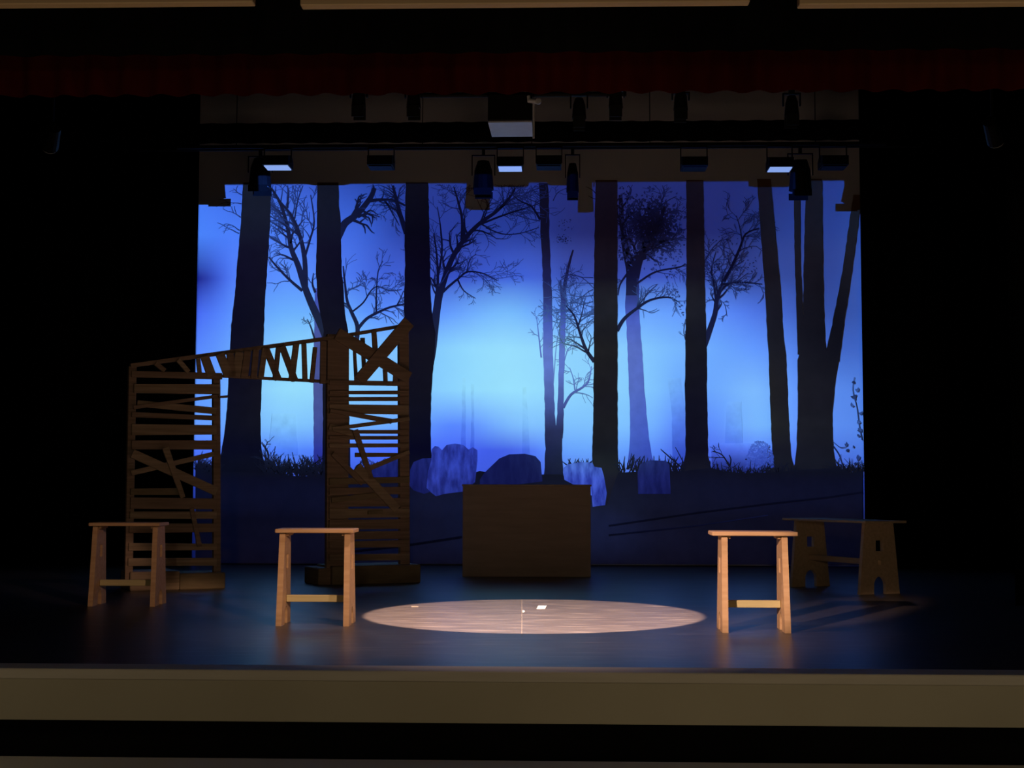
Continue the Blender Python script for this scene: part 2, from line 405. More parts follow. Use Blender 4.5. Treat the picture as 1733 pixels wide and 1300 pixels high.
def lerp(a, b, t): return a + (b - a) * t
def lerp3(a, b, t): return tuple(lerp(x, y, t) for x, y in zip(a, b))
def keyed(keys):
    def f(x, y):
        if y <= keys[0][0]: return keys[0][1]
        for (y0, k0), (y1, k1) in zip(keys, keys[1:]):
            if y <= y1: return lerp3(k0, k1, (y - y0) / (y1 - y0))
        return keys[-1][1]
    return f
NEAR = keyed([(310, (0.14, 0.070, 0.030)), (420, (0.055, 0.020, 0.016)), (540, (0.024, 0.009, 0.011)), (650, (0.018, 0.007, 0.010)), (760, (0.024, 0.011, 0.011)), (800, (0.05, 0.028, 0.014))])  # brown tops imitate warm spill on cloth the projector leaves unlit
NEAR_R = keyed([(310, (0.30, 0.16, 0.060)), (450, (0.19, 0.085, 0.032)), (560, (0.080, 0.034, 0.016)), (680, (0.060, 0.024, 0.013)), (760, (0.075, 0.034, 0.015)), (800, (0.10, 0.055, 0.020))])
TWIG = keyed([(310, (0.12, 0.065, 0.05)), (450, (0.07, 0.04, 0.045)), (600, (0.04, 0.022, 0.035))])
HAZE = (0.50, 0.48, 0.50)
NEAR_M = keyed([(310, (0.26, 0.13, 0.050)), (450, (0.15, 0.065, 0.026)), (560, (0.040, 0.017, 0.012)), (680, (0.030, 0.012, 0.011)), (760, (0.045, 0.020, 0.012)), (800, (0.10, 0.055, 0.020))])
layer = [0]
class Pic:
    """flat shapes of the projected picture, painted on the cloth, in photograph coordinates"""
    def __init__(s, colr, lift=None):
        s.mb = MB(); s.c = []; s.colr = colr; s.soft = 0.42
        layer[0] += 1; s.Y0 = YB - 0.0006 * layer[0]; s.Y = s.Y0; s.k = 0
    def nxt(s, thin=False):
        s.k = (s.k + 1) % 12; s.Y = s.Y0 - 0.00002 * s.k - (0.0 if thin else 0.0003)
    def P(s, x, y, h=0.0):
        s.c.append(lerp3(s.colr(x, y), HAZE, h)); p = at(x, y, s.Y)
        return (p.x, p.y, max(p.z, 0.004))
    def strip(s, rows):                      # rows of (y, x_left, x_right)
        s.nxt(); out = []
        for (a, b) in zip(rows, rows[1:]):
            k = max(1, int((b[0] - a[0]) / 8))
            for i in range(k):
                t = i / k; out.append(tuple(lerp(p, q, t) for p, q in zip(a, b)))
        out.append(rows[-1])
        vs = []
        for (y, l, r) in out:
            j = random.uniform(-0.5, 0.5); vs += [s.P(l + j, y), s.P(r + j, y)]
        s.mb.add(vs, [(2 * i, 2 * i + 1, 2 * i + 3, 2 * i + 2) for i in range(len(out) - 1)])
    def line(s, pts, w0, w1):
        s.nxt(w0 < 2.4); vs = []; n = len(pts)
        for i, (x, y) in enumerate(pts):
            a = pts[max(0, i - 1)]; b = pts[min(n - 1, i + 1)]
            dx, dy = b[0] - a[0], b[1] - a[1]; l = math.hypot(dx, dy) or 1
            w = lerp(w0, w1, i / (n - 1)) / 2
            h = s.soft * min(1.0, max(0.0, (2.6 - 2 * w) / 1.8))
            vs += [s.P(x - dy / l * w, y + dx / l * w, h), s.P(x + dy / l * w, y - dx / l * w, h)]
        s.mb.add(vs, [(2 * i, 2 * i + 1, 2 * i + 3, 2 * i + 2) for i in range(n - 1)])
    def poly(s, pts, h=0.0):
        s.nxt(); s.mb.add([s.P(*p, h) for p in pts], [tuple(range(len(pts)))])
    def leaf(s, x, y, r, rnd, h=None):
        h = rnd.uniform(0.05, 0.6) if h is None else h
        a = rnd.uniform(0, 6.28); k = rnd.uniform(0.35, 0.7)
        ca, sa = math.cos(a), math.sin(a)
        s.poly([(x + ca * r, y + sa * r), (x - sa * r * k, y + ca * r * k), (x - ca * r, y - sa * r), (x + sa * r * k, y - ca * r * k)], h)
    def twig(s, x, y, ang, ln, w, depth, rnd, curl=0.25, ylim=312):
        pts = [(x, y)]; a = ang; n = 5; kids = []
        for i in range(n):
            a += rnd.uniform(-curl, curl)
            x += math.cos(a) * ln / n; y += math.sin(a) * ln / n
            if y < ylim: break
            pts.append((x, y))
            if depth > 0 and i >= 1 and rnd.random() < 0.75:
                kids.append((x, y, a + rnd.choice((-1, 1)) * rnd.uniform(0.35, 0.95), ln * rnd.uniform(0.45, 0.7)))
        if len(pts) > 1: s.line(pts, w, max(0.7, w * 0.45))
        for (kx, ky, ka, kl) in kids: s.twig(kx, ky, ka, kl, max(0.8, w * 0.55), depth - 1, rnd, curl, ylim)
    def limb(s, pts, w0, w1, rnd=None, n=0, ln=40, depth=1, spread=(0.4, 1.0), side=0, start=0.25):
        # a traced limb, smoothed, with twigs sprouting along it
        sm = []
        for i in range(len(pts) - 1):
            p0 = pts[max(0, i - 1)]; p1 = pts[i]; p2 = pts[i + 1]; p3 = pts[min(len(pts) - 1, i + 2)]
            for j in range(4):
                t = j / 4
                sm.append(tuple(0.5 * (2 * b + (c - a) * t + (2 * a - 5 * b + 4 * c - d) * t * t + (3 * b - a - 3 * c + d) * t ** 3) for a, b, c, d in zip(p0, p1, p2, p3)))
        sm.append(pts[-1]); s.line(sm, w0, w1)
        for _ in range(n):
            t = rnd.uniform(start, 1.0); i = min(len(sm) - 2, int(t * (len(sm) - 1)))
            dx, dy = sm[i + 1][0] - sm[i][0], sm[i + 1][1] - sm[i][1]
            sd = side or rnd.choice((-1, 1))
            s.twig(sm[i][0], sm[i][1], math.atan2(dy, dx) + sd * rnd.uniform(*spread), ln * rnd.uniform(0.5, 1.1), max(0.9, lerp(w0, w1, t) * 0.5), depth, rnd)
    def build(s, name, label=None):
        o = s.mb.build(name, M_PAINT, backdrop, colors=s.c)
        if label: o['label'] = label
        return o
random.seed(4)
# ---- far misty trees first (furthest back in the picture)
def misty(rows, c_top, c_bot, label=None):
    y0, y1 = rows[0][0], rows[-1][0]
    p = Pic(keyed([(y0, c_top), (y1, c_bot)])); p.strip(rows); return p
MI = (0.80, 0.78, 0.75)
p = misty([(640, 783, 788), (690, 782, 788), (730, 781, 788), (770, 780, 789)], MI, (0.50, 0.52, 0.62))
p.strip([(650, 797, 802), (700, 798, 802), (770, 796, 803)])
p.build('tree_silhouette', 'pair of faint thin trees far off in the mist')
p = misty([(655, 884, 890), (700, 884, 893), (768, 884, 897)], MI, (0.66, 0.68, 0.72)); p.build('tree_silhouette')
p = misty([(640, 1130, 1152), (700, 1137, 1160), (785, 1138, 1162)], MI, (0.40, 0.42, 0.55)); p.build('tree_silhouette')
p = misty([(680, 1230, 1254), (720, 1228, 1256), (770, 1226, 1258)], MI, (0.58, 0.60, 0.68)); p.build('tree_silhouette')
p = misty([(700, 460, 500), (770, 455, 505)], MI, (0.7, 0.72, 0.76)); p.build('tree_silhouette')

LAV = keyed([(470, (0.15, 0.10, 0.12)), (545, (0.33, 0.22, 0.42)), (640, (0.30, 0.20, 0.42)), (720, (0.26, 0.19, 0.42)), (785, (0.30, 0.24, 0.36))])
p = Pic(keyed([(480, (0.35, 0.2, 0.35)), (600, (0.16, 0.09, 0.22)), (790, (0.22, 0.13, 0.26))])); p.strip([(488, 533, 547), (560, 532, 552), (650, 531, 549), (790, 531, 549)]); p.build('tree_silhouette', 'hazy blue violet trunk behind the near dark trunk')
# tree with leafy crown
rnd = random.Random(11)
FOL = keyed([(310, (0.14, 0.08, 0.05)), (430, (0.10, 0.055, 0.04)), (520, (0.10, 0.06, 0.08))])
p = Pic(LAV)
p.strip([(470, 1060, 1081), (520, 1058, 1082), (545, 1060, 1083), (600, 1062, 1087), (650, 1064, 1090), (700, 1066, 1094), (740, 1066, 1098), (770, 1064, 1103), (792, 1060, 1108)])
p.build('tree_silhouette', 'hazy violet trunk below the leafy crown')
p = Pic(FOL)
p.limb([(1069, 500), (1068, 460), (1060, 425), (1053, 380), (1050, 330)], 20, 6, rnd, 10, 40, 1)
p.limb([(1074, 470), (1082, 440), (1098, 410), (1112, 385), (1125, 350)], 16, 4, rnd, 16, 45, 2)
p.limb([(1070, 486), (1082, 477), (1110, 460), (1150, 452), (1160, 446)], 4, 2, rnd, 10, 34, 1)
p.limb([(1068, 455), (1050, 480), (1046, 500)], 4, 2, rnd, 3, 20, 1)
for _ in range(1500):
    a = rnd.gauss(0, 1); b_ = rnd.gauss(0, 1)
    x, y = 1103 + a * 23, 385 + b_ * 25
    if y < 316 or x < 1046 or x > 1160: continue
    p.leaf(x, y, rnd.uniform(2, 4.2), rnd, min(0.7, 0.0 + 0.09 * (a * a + b_ * b_)))
for _ in range(380):
    x = rnd.uniform(1047, 1104); y = rnd.uniform(315, 440)
    if x - 1047 > 22 + (y - 315) * 0.35: continue
    p.leaf(x, y, rnd.uniform(1.5, 3.2), rnd)
for _ in range(90):
    x = rnd.uniform(1095, 1158); y = rnd.uniform(400, 470); p.leaf(x, y, rnd.uniform(1.2, 2.6), rnd)
p.limb([(1085, 385), (1118, 348), (1145, 332)], 2.5, 1.2, rnd, 4, 18, 1)
p.build('tree_silhouette', 'dark leafy crown between two near trunks')
# arching branch below the crown
p = Pic(TWIG)
p.limb([(1044, 560), (1056, 540), (1078, 522), (1100, 508), (1130, 503), (1150, 512)], 7, 1.5, rnd, 12, 30, 1)
p.limb([(1078, 520), (1098, 495), (1112, 482)], 2.5, 1.2, rnd, 4, 20, 1)
for _ in range(50):
    x = rnd.uniform(1128, 1160); p.leaf(x, 480 + (x - 1128) * 1.4 + rnd.uniform(-12, 14), rnd.uniform(1.2, 3.0), rnd)
p.build('tree_silhouette', 'thin arching branch with hanging leaves')
# violet forked tree left of the big middle trunk
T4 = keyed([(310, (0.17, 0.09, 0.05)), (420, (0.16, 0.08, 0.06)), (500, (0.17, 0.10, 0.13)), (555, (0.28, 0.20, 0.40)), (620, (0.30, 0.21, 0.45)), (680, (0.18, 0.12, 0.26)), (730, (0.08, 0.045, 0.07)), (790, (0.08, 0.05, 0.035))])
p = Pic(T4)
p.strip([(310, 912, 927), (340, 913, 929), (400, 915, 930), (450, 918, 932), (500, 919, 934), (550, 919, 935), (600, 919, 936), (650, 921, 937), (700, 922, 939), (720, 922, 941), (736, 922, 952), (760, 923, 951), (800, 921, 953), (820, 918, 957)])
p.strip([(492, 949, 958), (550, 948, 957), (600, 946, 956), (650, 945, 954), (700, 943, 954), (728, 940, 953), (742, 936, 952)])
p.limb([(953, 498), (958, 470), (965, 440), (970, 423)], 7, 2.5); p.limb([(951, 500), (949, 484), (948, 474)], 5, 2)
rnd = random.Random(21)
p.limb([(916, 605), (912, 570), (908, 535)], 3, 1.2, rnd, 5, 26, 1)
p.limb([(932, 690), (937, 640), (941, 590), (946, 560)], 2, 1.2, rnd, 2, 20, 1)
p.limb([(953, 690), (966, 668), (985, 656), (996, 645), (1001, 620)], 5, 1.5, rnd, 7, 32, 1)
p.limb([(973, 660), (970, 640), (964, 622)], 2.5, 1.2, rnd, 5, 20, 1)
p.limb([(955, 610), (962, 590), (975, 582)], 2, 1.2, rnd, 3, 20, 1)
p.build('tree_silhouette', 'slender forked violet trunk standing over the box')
p = Pic(TWIG)
p.limb([(1006, 612), (992, 592), (982, 565), (972, 535), (958, 518)], 7, 2, rnd, 16, 44, 2, start=0.2)
p.limb([(978, 553), (985, 530), (990, 505)], 3, 1.2, rnd, 8, 30, 2)
p.limb([(992, 592), (975, 580), (960, 572)], 3, 1.5, rnd, 4, 20, 1)
for k in range(8): p.twig(1004, 470 + 10 * k, math.pi + rnd.uniform(-0.5, 0.5), rnd.uniform(30, 52), 1.6, 2, rnd)
p.limb([(950, 470), (962, 465), (985, 470), (1005, 488)], 1.8, 1.2, rnd, 4, 20, 1)
for _ in range(50): p.leaf(952 + rnd.gauss(0, 6), 405 + rnd.gauss(0, 4), rnd.uniform(0.8, 1.8), rnd)
for _ in range(25): p.leaf(958 + rnd.gauss(0, 7), 378 + rnd.gauss(0, 6), rnd.uniform(0.8, 1.6), rnd)
p.build('tree_silhouette', 'bare spreading branches left of the middle trunk')
# bare tree growing out to the right of the third near trunk
rnd = random.Random(31)
p = Pic(TWIG)
p.limb([(724, 630), (731, 595), (736, 555), (742, 510), (750, 480), (764, 440), (786, 405), (812, 378), (840, 358), (862, 335), (872, 318)], 15, 3, rnd, 26, 46, 2, start=0.35)
p.limb([(733, 545), (739, 500), (741, 470), (739, 430), (734, 395)], 7, 2, rnd, 10, 42, 2)
p.limb([(741, 468), (748, 425), (745, 380), (740, 350)], 4, 1.5, rnd, 8, 36, 1)
p.limb([(782, 408), (782, 370), (775, 340), (768, 316)], 6, 2, rnd, 10, 36, 2)
p.limb([(744, 500), (757, 487), (775, 472), (792, 460), (818, 463), (842, 475)], 5, 1.5, rnd, 12, 34, 2)
p.limb([(775, 474), (785, 492), (805, 505)], 3, 1.2, rnd, 4, 20, 1)
p.limb([(790, 462), (795, 440), (806, 430)], 2.5, 1.2, rnd, 4, 22, 1)
p.limb([(812, 380), (850, 365), (890, 352), (912, 345)], 4, 1.5, rnd, 12, 34, 1)
p.limb([(822, 385), (850, 396), (880, 395), (912, 385)], 2.5, 1.4, rnd, 8, 30, 1)
p.limb([(914, 372), (900, 350), (880, 340), (862, 325)], 4, 1.5, rnd, 10, 30, 1)
p.limb([(862, 335), (868, 322), (862, 314)], 3, 1.2, rnd, 4, 18, 1)
for k in range(5): p.twig(914, 318 + 14 * k, math.pi + rnd.uniform(-0.6, 0.6), rnd.uniform(30, 50), 1.8, 2, rnd)
p.limb([(936, 340), (944, 326), (960, 318)], 1.6, 1, rnd, 3, 18, 1)
p.build('tree_silhouette', 'bare tree leaning out to the right with fine twigs')
# bare tree between first and second near trunks
rnd = random.Random(41)
p = Pic(TWIG)
p.limb([(560, 590), (547, 557), (530, 520), (517, 488), (505, 450), (493, 420), (487, 385), (475, 345), (459, 318)], 15, 3, rnd, 16, 42, 2, start=0.4)
p.limb([(517, 488), (516, 440), (508, 400), (495, 368), (480, 348), (462, 328)], 9, 2, rnd, 12, 40, 1, start=0.3)
p.limb([(512, 492), (492, 475), (472, 455), (455, 435)], 5, 2, rnd, 7, 30, 1)
p.limb([(516, 435), (525, 405), (532, 375), (526, 330)], 4, 1.6, rnd, 8, 34, 1)
p.limb([(493, 420), (475, 412), (457, 402)], 3, 1.5, rnd, 6, 24, 1)
p.limb([(490, 395), (474, 385), (457, 374)], 3, 1.5, rnd, 5, 24, 1)
p.limb([(487, 352), (488, 330), (487, 314)], 3, 1.4, rnd, 4, 26, 1)
p.limb([(499, 370), (504, 340), (513, 314)], 2.5, 1.4, rnd, 4, 26, 1)
p.limb([(533, 575), (526, 552), (520, 540)], 3, 1.2, rnd, 4, 22, 1)
p.limb([(534, 495), (529, 480), (531, 462)], 4, 1.5, rnd, 3, 16, 1)
p.build('tree_silhouette', 'bare branching tree between the two leftmost near trunks')
p = Pic(TWIG)
for (x, y) in ((410, 330), (409, 345), (408, 368), (406, 390), (405, 395)):
    p.twig(x, y, math.pi + rnd.uniform(0.1, 0.6), rnd.uniform(16, 30), 1.6, 1, rnd)
p.build('tree_silhouette')
# branch pair between second and third near trunks
rnd = random.Random(51)
p = Pic(TWIG)
p.limb([(566, 412), (575, 394), (584, 378), (600, 366), (614, 352), (628, 333), (634, 318)], 15, 7, rnd, 6, 30, 1)
p.limb([(606, 368), (620, 360), (628, 356), (640, 364)], 4, 1.5, rnd, 4, 20, 1)
p.limb([(626, 340), (645, 338), (668, 340), (686, 348)], 6, 3, rnd, 6, 30, 1)
p.limb([(652, 340), (664, 360), (676, 382)], 3, 1.4, rnd, 4, 20, 1)
p.limb([(688, 395), (678, 365), (670, 335), (665, 314)], 9, 4, rnd, 10, 34, 2)
p.build('tree_silhouette', 'thick bent branch near the top between near trunks')
p = Pic(TWIG)
p.limb([(604, 575), (605, 552), (596, 530), (588, 510), (584, 480), (581, 450)], 8, 2, rnd, 8, 30, 1)
p.limb([(606, 556), (620, 540), (637, 530), (660, 520), (684, 515)], 6, 2.5, rnd, 10, 26, 1)
p.limb([(637, 528), (637, 500), (640, 460), (648, 442)], 3, 1.3, rnd, 5, 26, 1)
p.limb([(597, 527), (615, 512), (628, 492), (640, 485), (660, 492), (680, 490)], 3, 1.4, rnd, 10, 26, 2)
p.limb([(588, 493), (605, 484), (618, 478)], 2, 1.1, rnd, 3, 18, 1)
p.limb([(672, 517), (678, 505), (683, 492)], 3, 1.4, rnd, 3, 16, 1)
p.build('tree_silhouette', 'small bare branches rising behind the crossed planks')
# bare tree right of the trunk near the right
rnd = random.Random(61)
p = Pic(TWIG)
p.limb([(1187, 594), (1194, 578), (1202, 555), (1210, 530), (1213, 508), (1222, 482), (1238, 452), (1252, 420), (1262, 396), (1285, 386)], 11, 2, rnd, 22, 34, 2, start=0.35)
p.limb([(1212, 512), (1208, 480), (1204, 455), (1212, 425)], 4, 1.5, rnd, 10, 30, 2)
p.limb([(1218, 494), (1234, 480), (1258, 478), (1290, 481)], 4, 1.8, rnd, 12, 24, 1)
p.limb([(1256, 410), (1252, 385), (1246, 365)], 2.5, 1.2, rnd, 8, 26, 2)
p.limb([(1194, 440), (1206, 420), (1222, 405)], 2, 1.1, rnd, 5, 24, 1)
for _ in range(70): p.leaf(rnd.uniform(1196, 1285), rnd.uniform(400, 490), rnd.uniform(1.0, 2.4), rnd)
for _ in range(30): p.leaf(rnd.uniform(1230, 1270), 482 + rnd.uniform(-6, 10), rnd.uniform(1.2, 2.6), rnd)
for _ in range(40): p.leaf(rnd.uniform(1190, 1222), 452 + rnd.uniform(-10, 10), rnd.uniform(1.5, 3.0), rnd)
p.limb([(1160, 575), (1157, 560), (1160, 540)], 2, 1, rnd, 4, 12, 1)
p.limb([(1214, 505), (1226, 515), (1230, 535)], 1.6, 1, rnd, 3, 14, 1)
p.build('tree_silhouette', 'twiggy bare tree growing from the trunk near the right')
# ---- the near dark trunks
def trunk(rows, c, label=None):
    q = Pic(c); q.strip(rows); return q.build('tree_silhouette', label)
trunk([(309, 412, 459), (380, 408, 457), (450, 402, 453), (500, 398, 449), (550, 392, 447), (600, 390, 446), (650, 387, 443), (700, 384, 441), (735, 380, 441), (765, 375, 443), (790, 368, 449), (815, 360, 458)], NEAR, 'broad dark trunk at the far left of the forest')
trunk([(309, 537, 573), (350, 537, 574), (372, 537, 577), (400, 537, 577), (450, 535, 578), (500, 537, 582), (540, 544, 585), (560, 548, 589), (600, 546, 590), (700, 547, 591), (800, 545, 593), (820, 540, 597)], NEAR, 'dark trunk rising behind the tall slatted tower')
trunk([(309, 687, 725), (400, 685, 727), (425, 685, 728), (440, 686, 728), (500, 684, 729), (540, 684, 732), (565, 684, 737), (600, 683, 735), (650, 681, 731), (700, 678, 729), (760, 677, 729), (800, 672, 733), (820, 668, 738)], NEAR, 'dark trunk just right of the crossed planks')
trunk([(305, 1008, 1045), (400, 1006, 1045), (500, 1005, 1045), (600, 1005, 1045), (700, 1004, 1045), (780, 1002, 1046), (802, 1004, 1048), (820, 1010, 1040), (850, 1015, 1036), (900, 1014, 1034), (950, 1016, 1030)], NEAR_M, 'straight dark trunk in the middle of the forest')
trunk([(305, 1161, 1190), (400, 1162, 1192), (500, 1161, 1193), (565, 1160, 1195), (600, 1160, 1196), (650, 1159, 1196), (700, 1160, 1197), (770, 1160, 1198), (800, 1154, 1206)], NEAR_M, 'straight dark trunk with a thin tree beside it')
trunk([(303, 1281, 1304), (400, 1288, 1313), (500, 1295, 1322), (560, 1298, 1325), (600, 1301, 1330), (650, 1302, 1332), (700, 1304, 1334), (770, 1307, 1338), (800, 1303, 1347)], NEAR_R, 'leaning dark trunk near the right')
q = Pic(NEAR_R)
q.strip([(303, 1364, 1391), (450, 1360, 1393), (550, 1359, 1395), (600, 1352, 1398), (610, 1350, 1420), (640, 1350, 1414), (700, 1350, 1408), (760, 1348, 1410), (785, 1345, 1414), (805, 1338, 1424)])
q.strip([(310, 1343, 1354), (450, 1345, 1355), (530, 1348, 1359), (600, 1350, 1368)])
q.strip([(330, 1444, 1458), (400, 1434, 1450), (450, 1427, 1443), (500, 1418, 1436), (550, 1408, 1428), (596, 1397, 1422), (612, 1394, 1420)])
q.build('tree_silhouette', 'three stemmed dark trunk at the far right')
# ---- ground, grass, bushes and gravestones of the picture
rnd = random.Random(71)
GR = keyed([(745, (0.08, 0.05, 0.04)), (800, (0.06, 0.035, 0.016)), (850, (0.10, 0.065, 0.03)), (955, (0.22, 0.16, 0.10))])
p = Pic(keyed([(750, (0.80, 0.79, 0.78)), (770, (0.55, 0.50, 0.55)), (788, (0.25, 0.22, 0.28)), (806, (0.08, 0.06, 0.06))])); p.strip([(750, 1204, 1299), (765, 1204, 1299), (780, 1204, 1299), (792, 1204, 1299), (806, 1204, 1299)]); p.build('mist_silhouette', 'low blue mist on the ground behind the bush')
p = Pic(keyed([(740, (0.42, 0.40, 0.50)), (800, (0.22, 0.20, 0.30))]))
for _ in range(420):
    a = rnd.uniform(0, math.pi); r = math.sqrt(rnd.random())
    p.leaf(1286 + math.cos(a) * 25 * r, 792 - math.sin(a) * 46 * r, rnd.uniform(1.5, 3.2), rnd)
p.build('bush_silhouette', 'round hazy bush beside the leaning trunk')
p = Pic(GR); p.soft = 0.0
def grass(x0, x1, base, h, n, lean=0.9):
    for _ in range(n):
        x = rnd.uniform(x0, x1); a = -math.pi / 2 + rnd.gauss(0, lean * 0.45); l = h * rnd.uniform(0.4, 1.1)
        y = base + rnd.uniform(-2, 10)
        c = rnd.uniform(-0.5, 0.5)
        p.line([(x, y), (x + math.cos(a) * l * .5, y + math.sin(a) * l * .5), (x + math.cos(a + c) * l, y + math.sin(a + c) * l * .95)], 2.2, 0.6)
grass(332, 372, 800, 34, 60); grass(442, 552, 800, 36, 190); grass(590, 680, 800, 28, 60)
grass(955, 1005, 795, 20, 60, 0.6); grass(1046, 1160, 795, 26, 120); grass(1200, 1345, 800, 22, 130); grass(1412, 1460, 798, 26, 60)
p.limb([(448, 800), (455, 770), (443, 748)], 2.5, 1.2, rnd, 4, 20, 1); p.limb([(478, 805), (462, 785), (446, 770)], 3, 1.4, rnd, 4, 20, 1)
p.limb([(1158, 795), (1135, 775), (1118, 760)], 2.5, 1.2); p.limb([(1160, 790), (1150, 770), (1143, 757)], 2, 1.1)
p.limb([(1068, 792), (1071, 780), (1071, 772)], 4, 2.5); p.limb([(1235, 790), (1222, 770), (1206, 764)], 3, 1.4, rnd, 4, 16, 1); p.limb([(1235, 790), (1237, 778), (1234, 770)], 3, 1.4)
p.poly([(332, 792), (350, 800), (372, 798), (445, 800), (500, 806), (560, 806), (628, 802), (690, 808), (705, 824), (740, 828), (775, 824), (790, 805), (812, 797), (850, 805), (920, 803), (950, 803), (1010, 845), (1027, 856), (1046, 800), (1090, 798), (1160, 797), (1205, 792), (1225, 798), (1260, 801), (1300, 800), (1345, 796), (1415, 792), (1440, 800), (1460, 797), (1460, 956), (332, 956)])
p.build('ground_silhouette', 'dark grassy ground along the foot of the forest')
p = Pic(keyed([(600, (0.06, 0.04, 0.05)), (800, (0.05, 0.04, 0.04))]))
p.limb([(1459, 745), (1454, 720), (1450, 690), (1443, 660), (1446, 638)], 1.8, 1.0)
for (x, y, r) in ((1445, 646, 3), (1451, 660, 4), (1445, 672, 5), (1442, 686, 4), (1457, 700, 4), (1453, 714, 4), (1456, 728, 5), (1452, 738, 3), (1433, 752, 3.5), (1434, 762, 3), (1445, 756, 2.5), (1453, 775, 5), (1448, 785, 3)):
    for _ in range(3): p.leaf(x + rnd.uniform(-1.5, 1.5), y + rnd.uniform(-1.5, 1.5), r, rnd)
p.limb([(1410, 755), (1420, 770), (1426, 790)], 2.5, 1.5); p.limb([(1410, 748), (1422, 757), (1432, 756)], 1.5, 1)
p.build('vine_silhouette', 'leafy vine climbing at the far right edge')
# gravestones
def stone(pts, mat_, label):
    layer[0] += 1; Y = YB - 0.0006 * layer[0]
    mb = MB(); mb.add([at(x, y, Y) for x, y in pts], [tuple(range(len(pts)))])
    o = mb.build('gravestone_silhouette', mat_, backdrop, colors=[(1, 1, 1)] * len(pts)); o['label'] = label
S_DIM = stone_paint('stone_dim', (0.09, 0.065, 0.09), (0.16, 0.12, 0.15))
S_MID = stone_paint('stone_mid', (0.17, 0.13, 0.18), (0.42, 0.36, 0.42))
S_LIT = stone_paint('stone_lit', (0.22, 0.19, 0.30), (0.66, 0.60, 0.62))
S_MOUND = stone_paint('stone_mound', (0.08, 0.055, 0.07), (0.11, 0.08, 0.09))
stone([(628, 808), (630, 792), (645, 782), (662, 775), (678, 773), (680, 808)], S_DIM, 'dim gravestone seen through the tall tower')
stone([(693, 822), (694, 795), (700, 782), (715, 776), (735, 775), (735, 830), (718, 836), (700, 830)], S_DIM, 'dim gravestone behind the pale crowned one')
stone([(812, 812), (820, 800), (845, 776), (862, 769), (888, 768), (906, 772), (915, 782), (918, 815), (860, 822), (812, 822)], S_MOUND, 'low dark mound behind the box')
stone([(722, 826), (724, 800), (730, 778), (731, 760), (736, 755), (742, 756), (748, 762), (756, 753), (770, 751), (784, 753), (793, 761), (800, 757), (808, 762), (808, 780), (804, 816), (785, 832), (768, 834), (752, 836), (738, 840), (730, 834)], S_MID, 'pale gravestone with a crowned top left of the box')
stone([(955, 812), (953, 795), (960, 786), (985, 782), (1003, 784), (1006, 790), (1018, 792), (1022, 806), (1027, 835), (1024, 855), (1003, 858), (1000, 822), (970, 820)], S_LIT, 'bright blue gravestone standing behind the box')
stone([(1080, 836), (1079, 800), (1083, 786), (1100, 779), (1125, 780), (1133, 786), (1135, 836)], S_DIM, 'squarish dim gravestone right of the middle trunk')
# taut lines drawn across the ground
p = Pic(lambda x, y: (0.05, 0.036, 0.022))
p.line([(1030, 890), (1180, 868), (1300, 853), (1400, 842), (1460, 833)], 3, 3)
p.line([(1030, 906), (1180, 890), (1300, 872)], 3, 1.5)
p.line([(560, 938), (690, 923), (782, 909)], 4, 4)
p.build('rope_silhouette', 'dark slack lines across the ground of the picture')

# ------------------------------------------------------------------ the slatted gateway
GA = ground(218, 1000); GB = ground(693, 986)
gd = (GB - GA); gd.z = 0; gd.normalize(); gn = Vector((gd.y, -gd.x, 0))      # gn faces the camera
if gn.y > 0: gn = -gn
gate = thing('slatted_gateway', 'tall ruined gateway of rough slats, two towers joined by a sloping lintel', 'gateway', (GA + GB) / 2)
G0 = gate.location.copy()
def gp(px, py): return on_plane(px, py, GA, gn)
def plank(x0, y0, x1, y1, wpx, lay, name, material, parent, thick=0.028, jag=0.0):
    a = gp(x0, y0); b_ = gp(x1, y1); d = (b_ - a).normalized(); n = d.cross(gn).normalized()
    w = (gp(x0, y0 + wpx) - a).length / 2
    j = lambda: random.uniform(-jag, jag)
    poly = [a + n * (w + j()), b_ + n * (w + j()), b_ - n * (w + j()), a - n * (w + j())]
    off = gn * (0.03 * lay)
    poly = [p + off - G0 for p in poly]
    mb = MB(); mb.prism(poly, -gn * thick)
    return mb.build(name, material, parent, bevel=0.003)
random.seed(8)
